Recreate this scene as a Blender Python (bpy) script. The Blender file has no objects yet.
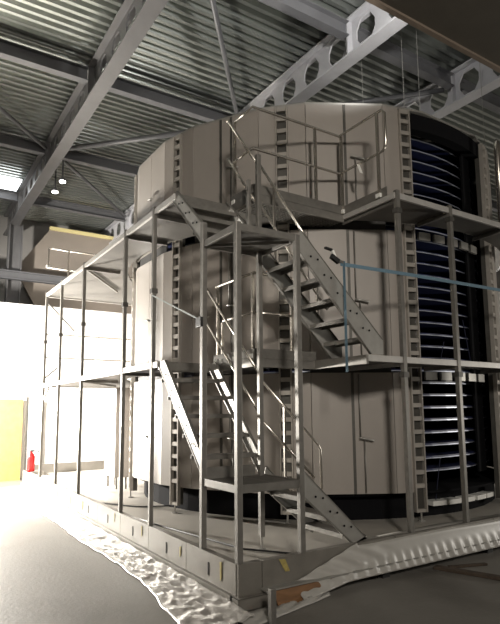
import bpy, bmesh, math, random
from mathutils import Vector, Matrix, noise as MN
random.seed(7)
SC = bpy.context.scene
COL = SC.collection
R = math.radians

# ------------------------------------------------------------------ materials
def mat(name, base, rough=.5, metal=0., var=.0, vscale=4., bump=0., bscale=40., spec=.5, stretch=(1,1,1),
        alpha=1., trans=0., wear=None, wscale=1.5, emit=None, estr=0., rvar=0.):
    m = bpy.data.materials.new(name); m.use_nodes = True
    nt = m.node_tree; n = nt.nodes; l = nt.links
    b = n['Principled BSDF']
    b.inputs['Base Color'].default_value = (*base, 1)
    b.inputs['Roughness'].default_value = rough
    b.inputs['Metallic'].default_value = metal
    b.inputs['Specular IOR Level'].default_value = spec
    b.inputs['Alpha'].default_value = alpha
    b.inputs['Transmission Weight'].default_value = trans
    tc = n.new('ShaderNodeTexCoord'); mp = n.new('ShaderNodeMapping'); mp.inputs['Scale'].default_value = stretch
    l.new(tc.outputs['Object'], mp.inputs['Vector'])
    if var or wear or rvar:
        nz = n.new('ShaderNodeTexNoise'); nz.inputs['Scale'].default_value = vscale; nz.inputs['Detail'].default_value = 6
        nz.inputs['Roughness'].default_value = .6
        l.new(mp.outputs[0], nz.inputs['Vector'])
        cr = n.new('ShaderNodeValToRGB')
        cr.color_ramp.elements[0].position = .3; cr.color_ramp.elements[1].position = .7
        cr.color_ramp.elements[0].color = (*[max(0, c*(1-var)) for c in base], 1)
        cr.color_ramp.elements[1].color = (*[min(1, c*(1+var)) for c in base], 1)
        l.new(nz.outputs['Fac'], cr.inputs['Fac'])
        out = cr.outputs['Color']
        if wear:
            n2 = n.new('ShaderNodeTexNoise'); n2.inputs['Scale'].default_value = wscale; n2.inputs['Detail'].default_value = 8
            l.new(tc.outputs['Object'], n2.inputs['Vector'])
            c2 = n.new('ShaderNodeValToRGB'); c2.color_ramp.elements[0].position = .52; c2.color_ramp.elements[1].position = .72
            l.new(n2.outputs['Fac'], c2.inputs['Fac'])
            mx = n.new('ShaderNodeMixRGB'); mx.inputs['Color2'].default_value = (*wear, 1)
            l.new(c2.outputs['Color'], mx.inputs['Fac']); l.new(out, mx.inputs['Color1']); out = mx.outputs['Color']
        l.new(out, b.inputs['Base Color'])
        if rvar:
            mr = n.new('ShaderNodeMapRange'); mr.inputs['To Min'].default_value = max(.02, rough-rvar); mr.inputs['To Max'].default_value = min(1, rough+rvar)
            l.new(nz.outputs['Fac'], mr.inputs['Value']); l.new(mr.outputs[0], b.inputs['Roughness'])
    if bump:
        nb = n.new('ShaderNodeTexNoise'); nb.inputs['Scale'].default_value = bscale; nb.inputs['Detail'].default_value = 4
        l.new(mp.outputs[0], nb.inputs['Vector'])
        bp = n.new('ShaderNodeBump'); bp.inputs['Strength'].default_value = bump; bp.inputs['Distance'].default_value = .02
        l.new(nb.outputs['Fac'], bp.inputs['Height']); l.new(bp.outputs[0], b.inputs['Normal'])
    if emit:
        b.inputs['Emission Color'].default_value = (*emit, 1); b.inputs['Emission Strength'].default_value = estr
    return m

M = dict(
    panel=mat('body_panel', (.33,.30,.27), .42, .0, var=.07, vscale=1.6, stretch=(1,1,.4), rvar=.08),
    steel=mat('galvanised_steel', (.20,.19,.172), .42, .45, var=.12, vscale=14, rvar=.1),
    steel_lt=mat('brushed_steel', (.34,.33,.305), .40, .4, var=.08, vscale=10, rvar=.08),
    tube=mat('polished_tube', (.62,.58,.52), .25, .9, var=.05, vscale=10),
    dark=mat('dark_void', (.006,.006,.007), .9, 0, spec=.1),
    darkst=mat('dark_steel', (.10,.095,.085), .5, .5, var=.15, vscale=8),
    seam=mat('rubber_seam', (.03,.028,.026), .7),
    blue=mat('blue_belt', (.02,.026,.08), .45, .0, var=.2, vscale=20),
    drum=mat('drum_blue', (.012,.015,.04), .5, .1),
    rail=mat('belt_rail_steel', (.45,.48,.56), .35, .4),
    rung=mat('upright_steel', (.42,.39,.35), .4, .35, var=.08, vscale=9),
    beam=mat('grey_paint_lit', (.50,.495,.51), .45, .1, var=.08, vscale=3),  # bright copy of the beam grey, stronger light put into the colour
    beamd=mat('strut_paint_shaded', (.12,.12,.125), .5, .1, var=.08, vscale=3),  # same grey darkened for struts and braces, shade put into the colour
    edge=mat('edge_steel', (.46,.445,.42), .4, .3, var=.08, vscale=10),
    beama=mat('grey_paint_shaded', (.13,.127,.127), .45, .1, var=.08, vscale=3),  # shaded copy of the beam grey, dimness put into the colour
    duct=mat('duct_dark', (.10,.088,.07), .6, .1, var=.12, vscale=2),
    roof=mat('roof_sheet', (.27,.285,.265), .28, .7, var=.10, vscale=1.5),
    concrete=mat('concrete', (.20,.188,.168), .55, 0, var=.13, vscale=1.2, bump=.15, bscale=30, wear=(.13,.12,.105), wscale=.7, rvar=.12),
    tray=mat('tray_floor', (.40,.375,.335), .5, .1, var=.08, vscale=1.5, rvar=.1),
    traypl=mat('tray_plate', (.22,.205,.18), .45, .4, var=.12, vscale=4, rvar=.1),
    wallw=mat('white_sandwich_panel', (.80,.78,.75), .6, 0, var=.03, vscale=.8),
    wallb=mat('lit_wall_beige', (.25,.215,.18), .8, 0, var=.08, vscale=.7),
    wallg=mat('grey_wall', (.30,.285,.265), .8, 0, var=.08, vscale=.7),
    yel=mat('yellow_tape', (.36,.29,.09), .6, 0, var=.2, vscale=40),
    ply=mat('plywood', (.38,.27,.08), .6, 0, var=.15, vscale=5, stretch=(1,6,1)),
    wood=mat('brown_board', (.17,.085,.035), .6, 0, var=.25, vscale=6, stretch=(1,8,1)),
    plank=mat('dark_plank', (.07,.05,.035), .7, 0, var=.3, vscale=8),
    film=mat('pe_film', (.40,.385,.355), .38, 0, var=.06, vscale=3, spec=.5),
    foil=mat('floor_film', (.42,.40,.37), .25, .1, var=.15, vscale=6, bump=.3, bscale=25, spec=.8),
    red=mat('red_enamel', (.55,.012,.012), .25),
    black=mat('black_rubber', (.015,.015,.015), .5),
    strap=mat('blue_webbing', (.10,.17,.22), .7, 0, var=.1, vscale=60),
    white=mat('white_plastic', (.75,.74,.70), .4),
    grating=mat('grating', (.20,.19,.17), .5, .6),
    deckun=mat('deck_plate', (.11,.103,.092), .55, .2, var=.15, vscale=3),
    lamp=mat('lamp_lens', (.9,.9,.9), .4, emit=(1,.97,.9), estr=9),
    sky=mat('roof_window_glass', (.9,.9,.9), .4, emit=(.95,.98,1), estr=5),
    cream=mat('cream_light_strip', (.72,.62,.30), .6),
)

# ------------------------------------------------------------------ mesh builder
class MB:
    def __init__(s): s.v=[]; s.f=[]
    def add(s, vs, fs):
        k=len(s.v); s.v+= [tuple(v) for v in vs]; s.f += [tuple(i+k for i in f) for f in fs]; return s
    def box(s, a, b):
        (x0,y0,z0),(x1,y1,z1)=a,b
        return s.add([(x0,y0,z0),(x1,y0,z0),(x1,y1,z0),(x0,y1,z0),(x0,y0,z1),(x1,y0,z1),(x1,y1,z1),(x0,y1,z1)],
              [(0,3,2,1),(4,5,6,7),(0,1,5,4),(1,2,6,5),(2,3,7,6),(3,0,4,7)])
    def bar(s, p, q, w, h=None, up=(0,0,1)):
        h=h or w; p=Vector(p); q=Vector(q); d=(q-p).normalized(); u=Vector(up)
        if abs(d.dot(u))>.98: u=Vector((1,0,0))
        x=d.cross(u).normalized(); y=x.cross(d).normalized()
        vs=[c+x*(sx*w/2)+y*(sy*h/2) for c in (p,q) for sx,sy in ((-1,-1),(1,-1),(1,1),(-1,1))]
        return s.add(vs,[(0,1,2,3),(7,6,5,4),(0,4,5,1),(1,5,6,2),(2,6,7,3),(3,7,4,0)])
    def tube(s, pts, r, n=8, closed=False):
        pts=[Vector(p) for p in pts]; k=len(pts); rings=[]; px=None
        for i,p in enumerate(pts):
            a=pts[i-1] if (i>0 or closed) else p; b=pts[(i+1)%k] if (i<k-1 or closed) else p
            d=(b-a).normalized()
            if px is None:
                u=Vector((0,0,1)) if abs(d.z)<.9 else Vector((1,0,0)); x=d.cross(u).normalized()
            else: x=(px-d*px.dot(d)).normalized()
            px=x; y=x.cross(d); rings.append([p+x*(r*math.cos(t))+y*(r*math.sin(t)) for t in [2*math.pi*j/n for j in range(n)]])
        vs=[v for g in rings for v in g]; fs=[]
        for i in range(k if closed else k-1):
            for j in range(n):
                i2=(i+1)%k; fs.append((i*n+j,i*n+(j+1)%n,i2*n+(j+1)%n,i2*n+j))
        if not closed: fs+= [tuple(range(n))[::-1], tuple((k-1)*n+j for j in range(n))]
        return s.add(vs,fs)
    def cyl(s, c, r, z0, z1, n=16, r2=None):
        r2=r if r2 is None else r2; x,y=c
        vs=[(x+r*math.cos(2*math.pi*j/n),y+r*math.sin(2*math.pi*j/n),z0) for j in range(n)]+[(x+r2*math.cos(2*math.pi*j/n),y+r2*math.sin(2*math.pi*j/n),z1) for j in range(n)]
        return s.add(vs,[tuple(range(n))[::-1],tuple(range(n,2*n))]+[(j,(j+1)%n,n+(j+1)%n,n+j) for j in range(n)])
    def lathe(s, c, prof, n=20):
        x,y=c; vs=[]; fs=[]
        for r,z in prof: vs+=[(x+r*math.cos(2*math.pi*j/n),y+r*math.sin(2*math.pi*j/n),z) for j in range(n)]
        for i in range(len(prof)-1):
            fs+=[(i*n+j,i*n+(j+1)%n,(i+1)*n+(j+1)%n,(i+1)*n+j) for j in range(n)]
        fs+=[tuple(range(n))[::-1],tuple((len(prof)-1)*n+j for j in range(n))]
        return s.add(vs,fs)
    def prism(s, poly, off):        # planar polygon list of 3D points extruded by off
        n=len(poly); off=Vector(off); a=[Vector(p) for p in poly]
        return s.add(a+[p+off for p in a],[tuple(range(n))[::-1],tuple(range(n,2*n))]+[(j,(j+1)%n,n+(j+1)%n,n+j) for j in range(n)])
    def build(s, name, m, parent=None, bevel=0, smooth=False, label=None):
        me=bpy.data.meshes.new(name); me.from_pydata(s.v,[],s.f); me.update()
        bm=bmesh.new(); bm.from_mesh(me); bmesh.ops.recalc_face_normals(bm,faces=bm.faces); bm.to_mesh(me); bm.free()
        o=bpy.data.objects.new(name,me); COL.objects.link(o); me.materials.append(M[m] if isinstance(m,str) else m)
        if parent is not None:
            o.parent=parent; o.matrix_parent_inverse=Matrix.Translation(-world_loc(parent))
        if bevel:
            b=o.modifiers.new('bevel','BEVEL'); b.width=bevel; b.segments=2; b.limit_method='ANGLE'
        if smooth:
            for p in me.polygons: p.use_smooth=True
        if label: o['label']=label
        return o
def world_loc(o):
    v=Vector((0,0,0))
    while o is not None:
        v=v+o.location; o=o.parent if o.type=='EMPTY' else None
        if o is None: break
    return v
def tag(o, label, cat, group=None, kind=None):
    o['label']=label; o['category']=cat
    if group: o['group']=group
    if kind: o['kind']=kind
    return o
def thing(name, label, cat, loc, group=None):
    o=bpy.data.objects.new(name,None); COL.objects.link(o); o.location=loc; o.empty_display_size=.2
    return tag(o,label,cat,group)
def struct(o, label=None):
    o['kind']='structure'
    if label: o['label']=label
    return o

FZ=-.08; ZF=.21; ZR=.30; Z1=2.20; Z2=4.12; L1=.962; L2=3.36; CEIL=8.1
CX,CY,RB=3.963,3.844,3.30
TH0=195.2; HALF=5.67
Y2,Y3,Y4,Y5,Y6,Y7=.667,1.973,2.991,4.993,6.501,7.774
X1,X2,X3=.69,2.176,3.122
def corner(k,s,r=RB,half=HALF):
    a=R(TH0+30*(k-1)+s*half+(2.6 if k==4 else 0)); return (CX+r*math.cos(a),CY+r*math.sin(a))

# ------------------------------------------------------------------ hall shell
struct(MB().box((-9,-13,FZ-.2),(17,15,FZ)).build('floor','concrete'),'bare grey concrete hall floor')
g=MB()   # corrugated roof sheet, ribs along X
y=-13; P=.185; prof=[]
while y<15:
    prof+=[(y,CEIL),(y+.07,CEIL),(y+.10,CEIL+.075),(y+.155,CEIL+.075)]; y+=P
vs=[(x,a,b) for x in (-9,17) for a,b in prof]; n=len(prof)
g.add(vs,[(i,i+1,n+i+1,n+i) for i in range(n-1)])
g.box((-9,-13,CEIL+.12),(17,15,CEIL+.2))
struct(g.build('ceiling','roof'),'trapezoidal metal roof sheeting')
w=MB().box((-9,15,FZ),(17,15.2,CEIL+.1)); struct(w.build('wall_back','wallg'),'grey wall behind the machine')
w=MB().box((-9.2,-13,FZ),(-9,15,CEIL+.1)); struct(w.build('wall_left','wallg'))
w=MB().box((17,-13,FZ),(17.2,15,CEIL+.1)); struct(w.build('wall_right','wallg'))
w=MB().box((-9,-13.2,FZ),(17,-13,CEIL+.1)); struct(w.build('wall_front','wallg'))
struct(MB().box((-8.9,10.9,FZ),(14,11.1,4.35)).build('wall_partition','wallw'),'white insulated partition wall behind the platform')
struct(MB().box((-8.9,10.86,4.30),(14,11.14,4.42)).build('trim_1','wallw'))
struct(MB().prism([(1.3,14.0,4.4),(16,14.0,4.4),(16,14.0,7.55),(1.35,14.0,7.55),(.35,14.0,6.1)],(0,.08,0)).build('wall_lit_patch','wallb'),'lit beige part of the back wall, patch of light shaped as a panel')  # panel outline and beige stand for the lit area of the back wall
struct(MB().box((1.35,13.93,7.55),(16,14.08,7.66)).build('trim_light','cream'))  # cream strip painted as the bright top edge of that lit area
# wall column and girt
c=thing('wall_column','grey steel wall column at the far left under the roof beam','column',(.25,13.6,FZ))
MB().box((.05,13.5,FZ),(.08,13.8,7.4)).box((.42,13.5,FZ),(.45,13.8,7.4)).box((.08,13.63,FZ),(.42,13.66,7.4)).build('column_shaft','beama',c)
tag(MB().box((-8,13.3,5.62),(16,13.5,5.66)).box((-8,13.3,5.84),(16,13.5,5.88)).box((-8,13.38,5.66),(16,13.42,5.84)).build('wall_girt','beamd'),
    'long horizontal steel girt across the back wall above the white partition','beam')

# castellated beams along Y
def cast_beam(x, y0, y1, zb, zt, label, phase=0., m='beam', pitch=.69):
    o=thing('roof_beam',label,'beam',(x,(y0+y1)/2,zb),'perforated roof beams')
    MB().box((x-.13,y0,zb),(x+.13,y1,zb+.035)).build('bottom_flange',m,o)
    MB().box((x-.13,y0,zt-.03),(x+.13,y1,zt)).build('top_flange',m,o)
    g=MB(); t=.012
    a=.09; h0=zb+.11; h1=zt-.10; hm=(h0+h1)/2
    g.box((x-t,y0,zb+.03),(x+t,y1,h0)); g.box((x-t,y0,h1),(x+t,y1,zt-.03))
    y=y0+phase; prev=y0
    hw=.21; hn=.11
    pts=[]
    while y+pitch<y1:
        yc=y+pitch/2
        # web post between previous hole and this one
        if prev==y0: L=[(y0,h0),(y0,h1)]
        else: L=[(prev+hn,h0),(prev+hw,h0+.16),(prev+hw,h1-.16),(prev+hn,h1)]
        Rr=[(yc-hn,h1),(yc-hw,h1-.16),(yc-hw,h0+.16),(yc-hn,h0)]
        g.prism([(x-t,a_,b_) for a_,b_ in L+Rr],(2*t,0,0))
        prev=yc; y+=pitch
    g.prism([(x-t,a_,b_) for a_,b_ in [(prev+hn,h0),(prev+hw,h0+.16),(prev+hw,h1-.16),(prev+hn,h1),(y1,h1),(y1,h0)]],(2*t,0,0))
    g.build('web',m,o)
    g=MB()
    for ys in (1.95,5.45,8.9,12.4):
        if y0<ys<y1: g.box((x-.12,ys-.012,zb+.03),(x+.12,ys+.012,zt-.03))
    g.build('stiffener',m,o)
    return o
HB=7.4
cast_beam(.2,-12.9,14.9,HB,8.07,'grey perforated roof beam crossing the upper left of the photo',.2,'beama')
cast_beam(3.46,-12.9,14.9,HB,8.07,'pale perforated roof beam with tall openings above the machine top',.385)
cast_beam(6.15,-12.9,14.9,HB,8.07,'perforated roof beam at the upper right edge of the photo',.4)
# struts along X (I sections)
for ys,lab in ((-1.5,'roof strut nearest the camera, hidden behind the dark duct'),(1.95,'roof strut running behind the dark duct above the machine'),(5.45,'long roof strut crossing behind the left beam to the machine top'),(8.9,'second roof strut back, above the bright roof window'),(12.4,'farthest roof strut close to the back wall')):
    if ys<0: continue
    z1=7.98; z0=7.72
    segs=[(-8.9,.06),(.34,3.32),(3.6,6.01),(6.29,16.9)]
    o=thing('roof_strut',lab,'beam',(0,ys,z0),'roof struts between the beams')
    g=MB()
    for a,b in segs:
        g.box((a,ys-.08,z0),(b,ys+.08,z0+.02)); g.box((a,ys-.08,z1-.02),(b,ys+.08,z1)); g.box((a,ys-.008,z0+.02),(b,ys+.008,z1-.02))
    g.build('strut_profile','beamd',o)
# bracing tubes
def brace(a,b,lab,r=.045):
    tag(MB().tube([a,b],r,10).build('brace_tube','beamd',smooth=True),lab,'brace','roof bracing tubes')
brace((.22,1.36,7.85),(3.44,5.51,7.85),'dark bracing tube running down to the top rear of the machine')
brace((-2.9,5.6,7.85),(.05,8.8,7.85),'bracing tube at the left edge meeting the left beam')
brace((.35,9.0,7.85),(3.3,12.3,7.85),'bracing tube behind the left beam running to the back wall')
brace((.35,8.75,7.85),(3.3,5.6,7.85),'pale bracing tube running flat from the left beam to the machine top',.06)
brace((3.7,4.6,7.75),(6.0,2.1,7.75),'pale bracing bar between the two right beams above the machine',.05)
# duct
o=thing('air_duct','big dark rectangular air duct in the upper right corner','duct',(6,-1.4,6))
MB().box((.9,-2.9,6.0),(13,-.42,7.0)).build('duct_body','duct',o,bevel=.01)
MB().box((.9,-.44,5.97),(13,-.38,6.03)).build('duct_flange',mat('duct_rim',(.30,.24,.19),.5,.3),o)
for xx in (1.6,5,9,12.5):
    for yy in (-2.7,-.65): MB().tube([(xx,yy,6.9),(xx,yy,CEIL+.03)],.012,6).build('hanger_rod','steel_lt',o)
# lights seen at the left
for i,(yy,lab) in enumerate(((9.0,'nearer of the two small round lamps beside the left roof beam'),(9.75,'farther of the two small round lamps beside the left roof beam'))):
    o=thing('high_bay_lamp',lab,'lamp',(.52,yy,7.15),'round lamps by the left beam')
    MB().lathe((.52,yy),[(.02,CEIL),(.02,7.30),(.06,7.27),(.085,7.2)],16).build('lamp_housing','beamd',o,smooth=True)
    MB().cyl((.52,yy),.075,7.17,7.198,16).build('lamp_lens','lamp',o)
struct(MB().box((-2.4,11.3,7.93),(-.02,12.15,7.97)).build('window_1','sky'),'bright roof window at the far left')
# hanging wires
for i,(a,b,z) in enumerate(((4.08,1.45,5.2),(4.34,1.35,5.2),(3.81,2.1,5.75),(5.98,1.3,5.75))):
    labs=['thin hanging wire left of the pair above the open bay','thin hanging wire right of the pair above the open bay','thin hanging wire crossing the pale perforated beam','thin hanging wire at the right near the duct corner']
    tag(MB().tube([(a,b,5.76),(a,b,8.1)],.005,6).build('hanging_wire','steel_lt'),labs[i],'wire','wires hanging from the roof')

# ------------------------------------------------------------------ base tray
YB=9.40; XR=8.6
o=thing('base_tray','low steel base tray with riveted plate rim carrying the whole machine','platform',(0,0,0))
tray=o
MB().box((.04,.04,.10),(XR,YB-.04,ZF)).build('tray_floor','tray',o)
ly=[0,.97,1.95,2.9,3.85,4.8,5.75,6.7,7.65,8.55,YB]
for i in range(10):
    MB().box((-.03,ly[i]+.004,.035),(.04,ly[i+1]-.004,ZR)).build('rim_plate','traypl',o)
lx=[0,.22,1.9,3.6,5.3,7,XR]
for i in range(6):
    MB().box((lx[i]+.004-(.03 if i==0 else 0),-.03,.035),(lx[i+1]-.004,.04,ZR)).build('rim_plate','traypl',o)
MB().box((.04,YB-.06,.1),(XR,YB,.42)).build('rear_rim','traypl',o)
MB().box((-.06,.02,-.035),(.10,YB,.03)).build('lower_channel','traypl',o)
g=MB(); g.box((-.06,-.09,-.06),(.24,-.085,.04)); g.box((-.06,-.09,.03),(.24,.05,.036)); g.box((-.06,-.09,-.065),(.24,.05,-.06)); g.box((-.06,-.09,-.065),(-.055,.05,.036))
g.build('corner_channel','traypl',o)
MB().box((.2,-.12,.058),(3.9,.0,.072)).build('ledge','steel_lt',o)
for yv in (.5,1.45,2.45,3.4,4.3,5.3,6.2,7.2,8.1):
    MB().box((-.036,yv-.008,.10),(-.029,yv+.008,.21)).build('lift_slot','seam',o)
for (yv,w_,z0,z1) in ((.26,.035,.10,.27),(1.1,.03,.13,.24),(2.15,.03,.14,.27),(3.12,.025,.15,.27),(4.6,.03,.1,.24),(5.6,.03,.1,.24)):
    MB().prism([(-.034,yv-w_/2,z1),(-.034,yv+w_/2,z1-.01),(-.034,yv+w_*.3,z0),(-.034,yv-w_*.4,z0+.02)],(-.003,0,0)).build('yellow_mark','yel',o)
MB().prism([(.40,-.034,.285),(.47,-.034,.28),(.52,-.034,.17),(.47,-.034,.17)],(0,-.003,0)).build('yellow_mark','yel',o)
MB().box((-.12,.7,-.06),(-.05,7.6,-.025)).build('timber_strip','ply',o)
for xv in (1.72,3.46,5.2,7): MB().box((xv-.05,-.06,FZ),(xv+.05,.06,.0)).build('support_foot','black',o)
for yv in (1.9,3.8,5.7,8): MB().box((.08,yv-.05,FZ),(.18,yv+.05,-.035)).build('support_foot','black',o)
tag(MB().prism([(.28,-.10,.05),(.95,-.10,.05),(.62,-.16,-.06),(.28,-.2,-.075)],(0,-.012,0)).build('brown_board','wood'),'brown wooden board leaning against the tray near its front corner','board')

# film wrapped on front rim
def grid(name,m,rows,parent=None,th=.004,smooth=True):
    g=MB(); nr=len(rows); nc=len(rows[0]); vs=[p for r in rows for p in r]
    g.add(vs,[(i*nc+j,i*nc+j+1,(i+1)*nc+j+1,(i+1)*nc+j) for i in range(nr-1) for j in range(nc-1)])
    ob=g.build(name,m,parent,smooth=smooth); s=ob.modifiers.new('s','SOLIDIFY'); s.thickness=th; return ob
rows=[]
N=260
for r in range(17):
    t=r/16; row=[]
    for i in range(N):
        s=i/(N-1); x=.55+4.2*s
        top=.315 if x>1.35 else .315-(1.35-x)*.33
        x_=x
        z=top*(1-t)+(.0-(.0 if x>1.1 else (1.1-x)*.10))*t
        yy=-.045-.10*t**1.5 - .013*math.sin(x*44+2*math.sin(x*3))*max(0,t-.45)*2*(1 if t<.95 else .2) - (.10*(max(0,1.2-x)))*t
        if t<.15 and x>1.35: yy=.06-.105*(t/.125)
        z+= .006*math.sin(x*3)*(t<.9)
        if x<1.9:
            q=(x-.5)*.9+z*1.9; k_=max(0,min(1,(1.9-x)/.7))
            yy-=.016*math.sin(q*20)*k_*math.sin(math.pi*min(1,t+.1))
        row.append((x_,yy,z))
    rows.append(row)
ob=grid('plastic_film','film',rows); tag(ob,'pale plastic film wrapped over the right hand rim of the tray','plastic film')
rows=[]
for r in range(26):
    t=r/25; row=[]
    for i in range(330):
        s=i/329; yv=-.35+7.8*s
        wdt=.36 if yv>1 else .36+.30*(1-max(yv,-.35))*.6
        xo=-.07-wdt*t*(.95+.05*math.sin(yv*2.3))
        fade=min(1,.35+.9*max(0,1-s*1.2))
        nz=MN.ridged_multi_fractal(Vector((xo*12,yv*4,.3)),.8,2.1,4,1.0,2.0)
        z=FZ+.012+fade*.019*min(2.2,nz)*math.sin(math.pi*min(1,t*.98+.02))**.4+.06*(1-t)**3
        row.append((xo+.008*math.sin(yv*11),yv,z))
    rows.append(row)
ob=grid('plastic_film','foil',rows); tag(ob,'crumpled shiny plastic film lying on the floor along the left side of the tray','plastic film')
rows=[]
for r in range(12):
    t=r/11; row=[]
    for i in range(40):
        s=i/39; x=-.18+1.05*s
        yv=-.12-(.30-.24*s)*t
        z=FZ+.01+.03*abs(math.sin(x*9+4*t))*math.sin(math.pi*t)+.012*random.random()*(0<t<1)
        row.append((x,yv,z))
    rows.append(row)
ob=grid('plastic_film','film',rows); tag(ob,'loose sheet of film on the floor below the front corner of the tray','plastic film')
o=thing('stub_post','short square steel stub post standing in front of the tray corner','post',(.04,-.44,FZ))
MB().box((.015,-.465,FZ),(.065,-.415,.20)).build('post_tube','steel',o,bevel=.004)
MB().box((-.03,-.51,FZ),(.11,-.37,FZ+.008)).build('foot_plate','steel',o)
ob=MB().bar((2.38,-.13,FZ+.02),(2.62,-.82,FZ+.02),.09,.03).build('floor_plank','plank'); tag(ob,'short dark plank lying on the floor at the right','plank')
ob=MB().bar((2.95,-.35,FZ+.015),(2.52,-.20,FZ+.015),.05,.02).build('floor_plank','plank'); tag(ob,'thin dark offcut beside the short plank on the floor','plank')

# ------------------------------------------------------------------ spiral machine
sf=thing('spiral_freezer','tall round stainless spiral conveyor machine with an open bay of dark blue belts','machine',(CX,CY,ZF))
ZB=.565; ZT=5.77
tiers=[(ZB,2.09),(2.24,4.0),(4.16,ZT)]
def slab(a,b,z0,z1,t=.04,inset=0,gap=.004):
    a=Vector((*a,0)); b=Vector((*b,0)); d=(b-a).normalized(); nrm=Vector((d.y,-d.x,0))
    c=Vector((CX,CY,0))
    if nrm.dot(a-c)<0: nrm=-nrm
    a=a+d*gap-nrm*inset; b=b-d*gap-nrm*inset
    return MB().prism([(a.x,a.y,z0),(b.x,b.y,z0),(b.x,b.y,z1),(a.x,a.y,z1)],-nrm*t)
def lerp(a,b,t): return (a[0]+(b[0]-a[0])*t,a[1]+(b[1]-a[1])*t)
LW=.165
for k in range(1,13):
    open_bay=(k==3)
    a=corner(k,1); b=corner(k+1,-1)
    if not open_bay:
        mid=lerp(a,b,.44 if k==1 else .5)
        for (z0,z1) in tiers:
            slab(a,mid,z0,z1,gap=.006).build('side_panel','panel',sf); slab(mid,b,z0,z1,gap=.006).build('side_panel','panel',sf)
        slab(a,b,ZB+.01,ZT-.01,t=.02,inset=.045).build('panel_backing','seam',sf)
        if k in (12,1,2,11):
            # lock rod and handle on the right leaf
            q=lerp(a,b,.62 if k!=12 else .56); q=Vector((*q,0)); nn=(q-Vector((CX,CY,0))).normalized()
            for (z0,z1) in tiers:
                r_=q+nn*.03
                fr=.45 if z0<4 else .52; zc=z0+(z1-z0)*fr; s=nn.cross(Vector((0,0,1)))
                rod=MB().tube([(r_.x,r_.y,z0+.02 if k in (1,2) else zc-.03),(r_.x,r_.y,zc)],.010,8)
                if k in (1,2) and z0<4: p2=r_+s*.05; rod.tube([(p2.x,p2.y,zc),(p2.x,p2.y,z1-.02)],.010,8)
                ro=rod.build('lock_rod','steel',sf,smooth=True)
                h=MB(); h.tube([tuple(r_+s*.07+nn*.02+Vector((0,0,zc+.01))),tuple(r_+nn*.03+Vector((0,0,zc))),tuple(r_-s*.11+nn*.035+Vector((0,0,zc-.025)))],.014,8)
                h.build('door_handle','steel_lt',ro,smooth=True)
            if k in (1,2):
              for tt in ((.44,.60) if k==1 else (.5,)):
                q2=lerp(a,b,tt); q2=Vector((*q2,0))+nn*.004
                for (z0,z1) in tiers: MB().bar((q2.x,q2.y,z0),(q2.x,q2.y,z1),.035,.012,up=(nn.x,nn.y,0)).build('seam_strip','darkst',sf)
    # chamfer strips either side of the upright
    ca=corner(k,-1); cb=corner(k,1)
    Lc=math.dist(ca,cb); e=(.5-LW/2/Lc)
    for (z0,z1) in tiers:
        if k!=4: slab(ca,lerp(ca,cb,e),z0,z1,gap=.003).build('side_panel','panel',sf)
        if k!=3: slab(lerp(ca,cb,1-e),cb,z0,z1,gap=.003).build('side_panel','panel',sf)
    # perforated upright
    m_=Vector((*lerp(ca,cb,.5),0)); nn=(m_-Vector((CX,CY,0))).normalized(); s=Vector((-nn.y,nn.x,0))
    g=MB(); o_=m_+nn*.012
    def col(cen,w,d,z0,z1):
        P_=[cen-s*w/2-nn*d/2,cen+s*w/2-nn*d/2,cen+s*w/2+nn*d/2,cen-s*w/2+nn*d/2]
        g.prism([(v.x,v.y,z0) for v in P_],(0,0,z1-z0))
    hw=LW/2
    for sg in (-1,1): col(o_+s*sg*(hw-.008),.016,.06,.32,ZT-.02)
    z=.62
    while z<ZT-.1:
        if not (4.02<z<4.1): col(o_,LW-.04,.05,z,z+.055)
        z+=.17
    col(o_-nn*.0,LW-.04,.05,.32,.36); col(o_,LW-.04,.05,ZT-.08,ZT-.02)
    up=g.build('slotted_upright','rung',sf)
    bk=MB(); P_=[o_-s*(hw-.02)-nn*.10,o_+s*(hw-.02)-nn*.10,o_+s*(hw-.02)-nn*.03,o_-s*(hw-.02)-nn*.03]
    bk.prism([(v.x,v.y,.32) for v in P_],(0,0,ZT-.42)); bk.build('upright_channel','darkst',up)
    ft=MB(); ft.cyl((o_.x,o_.y),.012,ZF+.01,.32,8); ft.cyl((o_.x,o_.y),.045,ZF,ZF+.015,12); ft.build('levelling_foot','steel_lt',up)
# under skirt, roof plate, rings
def ring(r0,r1,z0,z1,name,m,n=48,a0=0,a1=360,parent=sf):
    g=MB(); full=(a1-a0>=360); k=n if full else n+1
    vs=[]
    for j in range(k):
        a=R(a0+(a1-a0)*j/n); c_,s_=math.cos(a),math.sin(a)
        for r,z in ((r0,z0),(r1,z0),(r1,z1),(r0,z1)): vs.append((CX+r*c_,CY+r*s_,z))
    fs=[]
    for j in range(n):
        i=4*j; q=4*((j+1)%k)
        for t in range(4): fs.append((i+t,i+(t+1)%4,q+(t+1)%4,q+t))
    if not full: fs+=[(0,1,2,3),(4*n+3,4*n+2,4*n+1,4*n)]
    g.add(vs,fs); return g.build(name,m,parent)
outl=[p for k in range(1,13) for p in (corner(k,-1),corner(k,1))]
g=MB(); g.prism([(x,y_,ZT) for x,y_ in outl],(0,0,.03)); g.build('roof_plate','steel_lt',sf)
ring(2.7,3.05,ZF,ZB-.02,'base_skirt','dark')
ring(2.5,3.2,ZB-.04,ZB-.01,'bottom_frame','dark')
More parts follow.
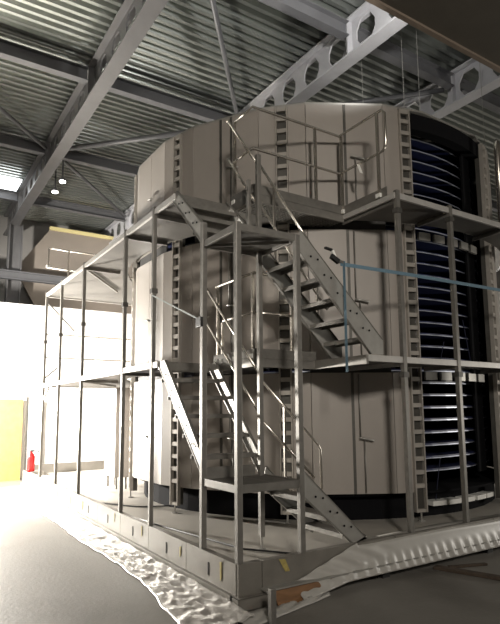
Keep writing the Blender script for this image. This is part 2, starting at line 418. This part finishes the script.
# spiral belt
NT=29; seg=60
def helix(name,m,prof):
    g=MB(); K=NT*seg; n=len(prof); vs=[]
    for j in range(K+1):
        a=2*math.pi*j/seg; z=ZB+.1+.17*j/seg
        for r,dz in prof: vs.append((CX+r*math.cos(a),CY+r*math.sin(a),z+dz))
    g.add(vs,[(j*n+i,j*n+(i+1)%n,(j+1)*n+(i+1)%n,(j+1)*n+i) for j in range(K) for i in range(n)])
    return g.build(name,m,sf)
helix('conveyor_belt','blue',[(1.95,0),(2.98,0),(2.98,.02),(1.95,.02)])
helix('belt_rail','rail',[(2.985,-.012),(3.0,-.012),(3.0,.0),(2.985,.0)])
g=MB()
for j in range(60):
    a=R(j*6); g.bar((CX+1.88*math.cos(a),CY+1.88*math.sin(a),ZB),(CX+1.88*math.cos(a),CY+1.88*math.sin(a),ZT-.1),.05,.03)
g.build('drum_bars','drum',sf)
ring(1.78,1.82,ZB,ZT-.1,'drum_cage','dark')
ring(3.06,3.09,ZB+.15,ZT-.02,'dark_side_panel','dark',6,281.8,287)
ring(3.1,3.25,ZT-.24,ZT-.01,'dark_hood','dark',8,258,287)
# lintel plates under the decks in the open bay
for zc in (4.0,2.06):
    for j,a in enumerate((259.5,264.5,269.8,275,280)):
        ring(3.16,3.2,zc-.055,zc+.055,'lintel_plate','steel_lt',3,a,a+3.6)
for a in (262,267,272.5,278,283): ring(2.85,3.2,.36,.42,'base_support','white',2,a-2.1,a+2.1)
# crossed tie rods
for (a0,z0,a1,z1) in ((266,2.3,267.5,2.55),(279,2.3,276,2.9),(262,.42,264,.95)):
    MB().tube([(CX+3.12*math.cos(R(a0)),CY+3.12*math.sin(R(a0)),z0),(CX+3.12*math.cos(R(a1)),CY+3.12*math.sin(R(a1)),z1)],.006,6).build('tie_rod','drum',sf)
# vertical pipe at the right
o=thing('vent_pipe','vertical shiny pipe standing on the upper walkway at the right edge','pipe',(4.95,.44,Z2))
MB().lathe((4.95,.44),[(.05,Z2+.02),(.05,5.55),(.04,5.68),(.015,5.73)],20).build('pipe_body','tube',o,smooth=True)
MB().cyl((4.95,.44),.10,Z2+.0,Z2+.02).build('pipe_flange','steel_lt',o)

# cabinet left of the body
o=thing('side_cabinet','pale steel cabinet on legs standing left of the machine at the lower level','cabinet',(1.12,6.1,ZF))
g=MB(); g.prism([(.86,6.35,.42),(.86,5.75,.42),(1.1,5.62,.42),(1.1,6.35,.42)],(0,0,1.63)); g.build('cabinet_body','panel',o,bevel=.015)
for zc in (1.0,1.55): MB().box((.852,5.78,zc),(.862,6.33,zc+.008)).build('panel_joint','darkst',o)
for (x,y_) in ((.92,6.28),(.92,5.8),(1.06,6.28),(1.06,5.7)): MB().cyl((x,y_),.02,ZF,.42,10).build('leg','steel',o)

# ------------------------------------------------------------------ walkways
def deck_mesh(outer, z0, z1, hole_r):
    bm=bmesh.new()
    def loop(pts):
        vs=[bm.verts.new((x,y_,z1)) for x,y_ in pts]
        return [bm.edges.new((vs[i],vs[(i+1)%len(vs)])) for i in range(len(vs))]
    e=loop(outer)+loop([(CX+hole_r*math.cos(R(TH0+7.5*j)),CY+hole_r*math.sin(R(TH0+7.5*j))) for j in range(48)])
    bmesh.ops.triangle_fill(bm,use_beauty=True,edges=e)
    # drop faces inside the hole
    kill=[f for f in bm.faces if (f.calc_center_median().xy-Vector((CX,CY))).length<hole_r*.9 and all(abs((v.co.xy-Vector((CX,CY))).length-hole_r)<.01 for v in f.verts)]
    bmesh.ops.delete(bm,geom=kill,context='FACES')
    r_=bmesh.ops.extrude_face_region(bm,geom=list(bm.faces))
    for v in r_['geom']:
        if isinstance(v,bmesh.types.BMVert): v.co.z=z0
    bmesh.ops.recalc_face_normals(bm,faces=bm.faces)
    me=bpy.data.meshes.new('deck'); bm.to_mesh(me); bm.free(); return me
wk=thing('access_platform','two storey steel walkway platform on slender posts around the machine','platform',(0,0,ZR))
def addmesh(me,name,m,parent):
    o=bpy.data.objects.new(name,me); COL.objects.link(o); me.materials.append(M[m]); o.parent=parent
    o.matrix_parent_inverse=Matrix.Translation(-world_loc(parent)); return o
UP=[(0,7.8),(0,1.36),(.75,1.36),(.75,.88),(2.15,.88),(2.15,0),(7.9,0),(7.9,7.8)]
MD=[(0,7.8),(0,1.80),(.75,1.80),(.75,.88),(1.62,.88),(1.62,0),(7.9,0),(7.9,7.8)]
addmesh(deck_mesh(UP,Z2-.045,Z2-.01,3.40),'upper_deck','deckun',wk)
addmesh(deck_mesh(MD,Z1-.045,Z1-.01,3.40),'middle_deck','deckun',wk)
def edge(poly,zt,h=.07,w=.035,m='edge',name='edge_beam'):
    for a,b in zip(poly,poly[1:]):
        MB().bar((a[0],a[1],zt-h/2),(b[0],b[1],zt-h/2),w,h).build(name,m,wk,bevel=.003)
edge([(2.15,.88),(2.15,0),(7.9,0),(7.9,7.8),(0,7.8),(0,1.36)],Z2)
edge([(0,1.36),(.75,1.36),(.75,.88),(2.15,.88)],Z2,.10,.03,'steel')
edge([(1.62,0),(7.9,0),(7.9,7.8),(0,7.8),(0,1.8)],Z1)
edge([(0,1.8),(.75,1.8),(.75,.88),(1.62,.88),(1.62,0)],Z1,.10,.03,'steel')
# toe boards along the cut-outs
for zz,pl in ((Z2,[(.75,1.36),(.75,.86),(2.13,.86),(2.13,.1)]),(Z1,[(.75,1.8),(.75,.86),(1.62,.86)])):
    for a,b in zip(pl,pl[1:]): MB().bar((a[0],a[1],zz+.05),(b[0],b[1],zz+.05),.008,.11).build('toe_board','steel',wk)
# joists
for zz,outer_x in ((Z2,UP),(Z1,MD)):
    for yv in (2.0,2.99,4.99): MB().bar((.02,yv,zz-.075),(.62 if yv>2.5 else 1.1,yv,zz-.075),.03,.05).build('joist','steel',wk)
    for xv in (2.2,3.12,4.3): MB().bar((xv,.02,zz-.075),(xv,.50 if xv>2.5 else .95,zz-.075),.03,.05).build('joist','steel',wk)
    MB().bar((.02,5.0,zz-.08),(1.1,6.5,zz-.08),.03,.04).build('joist','steel',wk)
# grating patch seen from below the upper walkway
g=MB()
for i in range(30): g.bar((.85+.045*i,.90,Z2-.06),(.85+.045*i,1.34,Z2-.06),.008,.025)
for j in range(9): g.bar((.80,.93+.05*j,Z2-.06),(2.18,.93+.05*j,Z2-.06),.008,.02)
g.build('grating','grating',wk)
# posts
def post(x,y_,z0,z1,parent,w=.05,m='steel',name='post',collars=()):
    p=MB().box((x-w/2,y_-w/2,z0),(x+w/2,y_+w/2,z1)).build(name,m,parent,bevel=.004)
    for zc in collars: MB().box((x-w/2-.012,y_-w/2-.012,zc-.03),(x+w/2+.012,y_+w/2+.012,zc+.03)).build('collar','darkst',p)
    return p
for yv in (Y3,Y4,Y5,Y6,Y7): post(.0,yv,ZR,Z2+.03,wk,collars=(3.08,))
for xv in (X2,X3): post(xv,.0,ZR,Z2+.03,wk,w=.055,collars=(3.97,2.03) if xv==X3 else (3.9,2.0))
for (x,y_) in ((1.9,7.75),(3.9,7.75),(4.7,0),(7.8,.0),(7.8,7.75)): post(x,y_,ZR if y_<.1 or x>7 else ZF,Z2,wk)
# rear bracing and rails (far end, y=7.77)
for (a,b) in (((0,7.78,3.95),(.6,7.78,3.35)),((0,7.78,2.3),(.35,7.78,2.62)),((0,7.78,1.85),(.0,7.3,2.1))):
    MB().bar(a,b,.03,.03).build('brace','steel',wk)
# ------------------------------------------------------------------ guard rails
def rail(label,paths,posts,loc,group='guard rails'):
    o=thing('guard_rail',label,'railing',loc,group)
    for p in paths: MB().tube(p,.0165,8).build('rail_tube','tube',o,smooth=True)
    for (x,y_,z0,z1) in posts:
        q=MB().bar((x,y_,z0),(x,y_,z1),.03,.03).build('baluster','tube',o)
        MB().box((x-.035,y_-.035,z0),(x+.035,y_+.035,z0+.05)).build('base_clamp','white',q)
    return o
H=1.08
rail('upper guard rail around the stair opening on the top walkway',
     [[(.77,1.33,Z2+H),(.77,.90,Z2+H),(2.13,.90,Z2+H),(2.13,.14,Z2+H),(2.13,.09,Z2+H-.06),(2.13,.09,Z2+.62),(2.13,.14,Z2+.56),(2.13,.90,Z2+.56),(.77,.90,Z2+.56),(.77,1.33,Z2+.56)]],
     [(.77,1.31,Z2,Z2+H),(1.72,.90,Z2,Z2+H),(2.13,.22,Z2,Z2+H),(2.13,.86,Z2,Z2+H)],(1.4,.9,Z2))
rail('middle guard rail beside the lower stair opening on the middle walkway',
     [[(.77,1.78,Z1+.98),(.77,.90,Z1+.98),(1.30,.90,Z1+.98)],[(.77,1.6,Z1+.52),(.77,.90,Z1+.52),(1.30,.90,Z1+.52)]],
     [(.77,1.74,Z1,Z1+.98),(.77,1.62,Z1,Z1+.5),(.77,1.30,Z1,Z1+.52),(.77,.93,Z1,Z1+.98),(1.3,.9,Z1,Z1+.98)],(.9,.9,Z1))
rail('small guard rail at the far left end of the top walkway',
     [[(0,7.78,Z2+1.0),(3.5,7.78,Z2+1.0)],[(0,7.78,Z2+.57),(3.5,7.78,Z2+.57)]],
     [(0,7.78,Z2+.57,Z2+1.0),(.42,7.78,Z2,Z2+1.0),(1.9,7.78,Z2,Z2+1.0),(3.4,7.78,Z2,Z2+1.0)],(1.5,7.78,Z2))
rail('far guard rail at the end of the middle walkway',
     [[(0,7.78,Z1+1.05),(3.5,7.78,Z1+1.05)],[(0,7.78,Z1+.55),(3.5,7.78,Z1+.55)]],
     [(1.9,7.70,Z1,Z1+1.05),(3.4,7.78,Z1,Z1+1.05)],(1.5,7.78,Z1))

# ------------------------------------------------------------------ stair tower
tw=thing('stair_tower','narrow square steel stair tower with two landings at the front corner','tower',(.35,.33,ZR))
post(0,0,ZR,L2+.01,tw,w=.055); post(0,Y2,ZR,L2+.20,tw,w=.055); post(X1,0,ZR,L2+.0,tw,w=.055)
pi_=post(X1-.05,Y2-.07,.34,4.44,tw,w=.05)
g=MB(); g.cyl((X1-.05,Y2-.07),.012,ZF,.35,8); g.cyl((X1-.05,Y2-.07),.04,ZF,ZF+.015,14); g.build('levelling_foot','steel_lt',pi_)
post(X1-.10,Y2+.05,L2-.02,4.18,tw,w=.04)
for z,nm in ((L1,'lower'),(L2,'upper')):
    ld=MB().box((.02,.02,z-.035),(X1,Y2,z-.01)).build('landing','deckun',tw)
    for a,b in (((0,0),(X1,0)),((X1,0),(X1,Y2)),((X1,Y2),(0,Y2)),((0,Y2),(0,0))):
        MB().bar((*a,z-.035),(*b,z-.035),.035,.07).build('landing_frame','steel',ld,bevel=.003)
    MB().bar((.03,.6,z-.06),(X1-.03,.08,z-.06),.02,.03).build('landing_brace','steel',ld)
MB().box((.03,Y2-.012,L1),(X1-.08,Y2-.004,L1+.10)).build('toe_board','steel',tw)
MB().box((X1-.33,.03,L1+.0),(X1-.322,Y2-.03,L1+.0+.001)).build('toe_board','steel',tw)
# knee gusset seen over the upper landing corner
MB().prism([(.02,.05,L2),(.12,.05,L2),(.05,.05,L2+.07)],(0,.012,0)).build('corner_gusset','white',tw)

# ------------------------------------------------------------------ stair flights
def flight(label, axis, top, bot, fixed0, fixed1, upper, lower, ntread, rails, loc, posts=(), mst='steel_lt'):
    """axis 'x': profile in x,z, stringers at y=fixed0/fixed1; axis 'y': profile in y,z"""
    o=thing('steel_staircase',label,'stairs',loc,'stair flights between the walkways')
    def P3(a,z,f): return (a,f,z) if axis=='x' else (f,a,z)
    for f,sg in ((fixed0,1),(fixed1,-1)):
        off=(0,sg*.008,0) if axis=='x' else (sg*.008,0,0)
        s=MB().prism([P3(a,z,f) for a,z in upper+lower],off)
        # folded lips
        for (p,q) in ((upper[0],upper[1]),(lower[0],lower[1])):
            s.bar(P3(p[0],p[1],f+sg*.015),P3(q[0],q[1],f+sg*.015),.03,.006) if False else None
        so=s.build('stringer',mst,o)
        lip=MB(); lip.bar(P3(*upper[0],f+sg*.012),P3(*upper[1],f+sg*.012),.036,.008); lip.bar(P3(*lower[0],f+sg*.012),P3(*lower[1],f+sg*.012),.036,.008)
        lip.build('stringer_lip','steel',so)
        for i in range(ntread):
            t=(i+1)/(ntread+1)
            u0,u1=upper[0],upper[1]; l0,l1=sorted(lower,key=lambda q:-q[1])[:2]
            a=(u0[0]+(u1[0]-u0[0])*t+l0[0]+(l1[0]-l0[0])*t)/2; z=(u0[1]+(u1[1]-u0[1])*t+l0[1]+(l1[1]-l0[1])*t)/2
            dr=1 if bot[0]>top[0] else -1
            for da,dz in ((-.035*dr,.02),(.055*dr,.0)):
                g=MB(); c=P3(a+da,z+dz,f); r=.011
                if axis=='x': g.tube([(c[0],c[1]-.005 if sg>0 else c[1]+.005,c[2]),(c[0],c[1]-.012*sg,c[2])],r,8)
                else: g.tube([(c[0]-.005*sg,c[1],c[2]),(c[0]-.012*sg,c[1],c[2])],r,8)
                g.build('bolt','dark',so)
    for i in range(ntread):
        t=(i+1)/(ntread+1)
        a=top[0]+(bot[0]-top[0])*t; z=top[1]+(bot[1]-top[1])*t
        dr=1 if bot[0]>top[0] else -1
        a0,a1=sorted((a-.09*dr,a+.09*dr)); f0,f1=sorted((fixed0,fixed1))
        lo=P3(a0,z-.004,f0+.01); hi=P3(a1,z+.0,f1-.01)
        g=MB(); g.box(lo,hi)
        for aa in (a0,a1):
            g.box(P3(aa-.003,z-.045,f0+.01),P3(aa+.003,z,f1-.01))
        g.build('tread','steel',o)
    for p in rails: MB().tube(p,.0155,8).build('handrail','tube',o,smooth=True)
    for p,q in posts:
        MB().bar(p,q,.022,.022).build('rail_post','tube',o)
    return o
flight('short top stair flight from the top walkway down to the upper landing','y',(1.36,Z2),(.67,L2),.0,X1,
       [(1.34,Z2+.02),(.69,3.55)],[(.69,3.33),(1.46,4.07)],3,
       [[(X1,1.36,Z2+H),(X1,1.33,Z2+H),(X1,.72,4.42)],[(X1,1.33,Z2+.58),(X1,.72,3.93)]],(.35,1.0,L2))
flight('upper right stair flight from the upper landing down to the middle walkway','x',(.69,L2),(1.86,Z1),.0,Y2,
       [(.74,3.43),(1.86,2.37),(1.86,Z1+.01)],[(1.68,Z1+.01),(.72,3.20)],5,
       [[(.68,Y2,4.40),(1.66,Y2,3.28),(1.70,Y2,3.22),(1.70,Y2,2.85),(1.64,Y2,2.80)],[(.68,Y2,3.93),(1.64,Y2,2.80)]],(1.3,.33,Z1),
       posts=[((.90,Y2,3.25),(.90,Y2,4.14)),((1.5,Y2,2.7),(1.5,Y2,3.46))])
flight('left stair flight from the middle walkway down to the lower landing','y',(1.84,Z1),(.67,L1),.0,X1,
       [(1.62,Z1),(.69,1.17)],[(.69,.98),(1.84,Z1)],5,
       [[(X1+.03,1.94,Z1+.98),(X1+.03,.70,1.98)],[(X1+.03,1.95,Z1+.55),(X1+.03,.70,1.55)]],(.35,1.2,L1))
flight('lowest stair flight from the lower landing down to the tray floor','x',(.69,L1),(1.5,ZF),.0,Y2,
       [(.74,1.03),(1.52,.32),(1.52,ZF+.14)],[(1.34,ZF+.08),(.70,.82)],3,
       [[(.66,Y2,1.98),(1.47,Y2,1.22),(1.50,Y2,1.16),(1.50,Y2,.48)],[(.66,Y2,1.55),(1.40,Y2,.87)]],(1.1,.33,ZF),
       posts=[((1.0,Y2,.8),(1.0,Y2,1.65))])

# ------------------------------------------------------------------ straps, tool, dark floor lines, extinguisher, boards
ob=MB().bar((1.24,-.035,3.13),(2.3,-.04,3.15),.004,.04).bar((2.3,-.04,3.15),(4.5,-.04,3.17),.004,.04)
tag(ob.build('lashing_strap','strap'),'blue lashing strap stretched across the posts in front of the open bay','strap')
tag(MB().bar((1.28,-.045,3.16),(1.28,-.045,2.0),.035,.004).build('lashing_strap','strap'),'blue lashing strap hanging straight down beside the upper right stairs','strap')
o=thing('lashing_strap','pale thin lashing strap pulled from a left post to the stair tower','strap',(-.03,1.3,2.8))
MB().bar((-.03,1.95,3.02),(-.035,.72,2.55),.004,.016).build('strap_webbing',mat('pale_webbing',(.30,.34,.33),.6),o)
MB().box((-.06,.62,2.46),(-.028,.73,2.56)).build('ratchet_buckle','black',o,bevel=.005)
o=thing('cable_clamp','small dark clamp with a pale handle on the upper right stair stringer','clamp',(1.24,-.02,3.2))
MB().bar((1.04,-.03,3.275),(1.13,-.03,3.265),.03,.02).build('clamp_jaw','black',o)
MB().bar((1.12,-.03,3.20),(1.22,-.03,3.15),.035,.05).build('clamp_body','black',o)
MB().bar((1.135,-.03,3.26),(1.17,-.03,3.19),.03,.03).build('clamp_handle','white',o)
MB().bar((1.21,-.03,3.16),(1.29,-.03,3.15),.025,.03).build('clamp_screw','steel',o)
o=thing('label_tag','small white tag hanging from the upper guard rail','tag',(2.13,.55,4.5))
MB().bar((2.12,.55,4.67),(2.12,.50,4.54),.045,.006).build('tag_plate','white',o)
dline=MB().tube([(.14,4.4,ZF+.012),(.5,3.7,ZF+.012),(.8,3.55,ZF+.012),(1.6,3.3,ZF+.012)],.010,6).build('floor_line','black'); tag(dline,'thin dark line on the tray floor near the left posts','cable')  # thin dark lines laid across the tray floor
dline=MB().tube([(.1,3.6,ZF+.012),(.25,2.2,ZF+.012),(.33,1.65,ZF+.012),(.48,.70,ZF+.012),(.85,.16,ZF+.012)],.010,6).build('floor_line','black'); tag(dline,'thin dark line running along the tray floor behind the front corner','cable')
o=thing('fire_extinguisher','red fire extinguisher with a black hose on the far left tray corner','extinguisher',(.08,9.1,ZR))
ex,ey,ez=.06,9.02,ZR
MB().box((-.02,8.85,.2),(.32,9.3,ZR)).build('stand_plate','traypl',o)
MB().lathe((ex,ey),[(.07,ez),(.085,ez+.02),(.085,ez+.32),(.07,ez+.37),(.035,ez+.41),(.03,ez+.43)],20).build('cylinder_body','red',o,smooth=True)
MB().box((ex-.03,ey-.03,ez+.43),(ex+.06,ey+.03,ez+.47)).build('valve_head','black',o)
MB().tube([(ex+.05,ey,ez+.45),(ex+.14,ey-.03,ez+.44),(ex+.19,ey-.03,ez+.36),(ex+.20,ey-.03,ez+.12)],.013,8).build('hose','black',o,smooth=True)
tag(MB().box((-1.4,10.80,FZ),(.17,10.83,1.95)).build('plywood_board','ply'),'yellow plywood sheet standing upright at the far left of the hall','board')
tag(MB().box((.22,10.6,FZ),(.27,10.66,2.0)).build('leaning_bar','darkst'),'thin dark upright bar beside the plywood sheet','bar')

# ------------------------------------------------------------------ lights
def area(name,loc,target,size,power,col=(1,1,1),sy=None,spread=180):
    d=bpy.data.lights.new(name,'AREA'); d.energy=power; d.color=col; d.size=size
    if sy: d.shape='RECTANGLE'; d.size_y=sy
    d.spread=R(spread)
    o=bpy.data.objects.new(name,d); COL.objects.link(o); o.location=loc
    o.rotation_euler=(Vector(target)-Vector(loc)).to_track_quat('-Z','Y').to_euler(); return o
area('site_floodlight',(-2.15,9.55,1.6),(1.2,5.0,1.5),.35,1150,(1,.95,.87),spread=140)
area('hall_light_front',(-3.5,-8.0,5.0),(2.5,4,2.6),.8,110,(1,.93,.84),spread=80)
area('roof_fill',(2.2,-.2,6.6),(3.1,3,9.0),.25,60,(1,.98,.95),spread=150)  # added fill hidden behind the duct, brightens pale beam and roof; no fixture
area('wall_worklight',(3.5,12.2,4.6),(2.5,14,6.6),.4,50,(1,.93,.84))
area('partition_fill',(-5.0,7.6,3.2),(1.8,10.9,1.2),.4,1500,(1,.96,.9),spread=110)  # added unseen fill that whitens the partition from the left
area('hall_light_rear',(12,9.5,6.5),(6,5,7),1.5,200,(1,.95,.88))
area('hall_light_low',(10.5,-3.5,1.6),(3,3,6),.5,200,(1,.95,.86))
wd=bpy.data.worlds.new('world'); SC.world=wd; wd.use_nodes=True
wd.node_tree.nodes['Background'].inputs[0].default_value=(.5,.5,.5,1); wd.node_tree.nodes['Background'].inputs[1].default_value=.05

# ------------------------------------------------------------------ camera
cd=bpy.data.cameras.new('camera'); cam=bpy.data.objects.new('camera',cd); COL.objects.link(cam)
yaw,pit,rol=R(57.257),R(7.204),R(-.448)
F=Vector((math.cos(pit)*math.cos(yaw),math.cos(pit)*math.sin(yaw),math.sin(pit)))
Rv=Vector((math.sin(yaw),-math.cos(yaw),0)); U=Rv.cross(F)
R2=Rv*math.cos(rol)+U*math.sin(rol); U2=-Rv*math.sin(rol)+U*math.cos(rol)
mw=Matrix(((R2.x,U2.x,-F.x,-2.595),(R2.y,U2.y,-F.y,-4.24),(R2.z,U2.z,-F.z,1.618),(0,0,0,1)))
cam.matrix_world=mw
cd.sensor_fit='HORIZONTAL'; cd.sensor_width=36; cd.lens=36*550.32/500; cd.shift_y=28.8/500; cd.clip_start=.05; cd.clip_end=200
SC.camera=cam
SC.view_settings.view_transform='Standard'; SC.view_settings.look='None'; SC.view_settings.gamma=1; SC.view_settings.exposure=0
SC.view_settings.use_curve_mapping=False
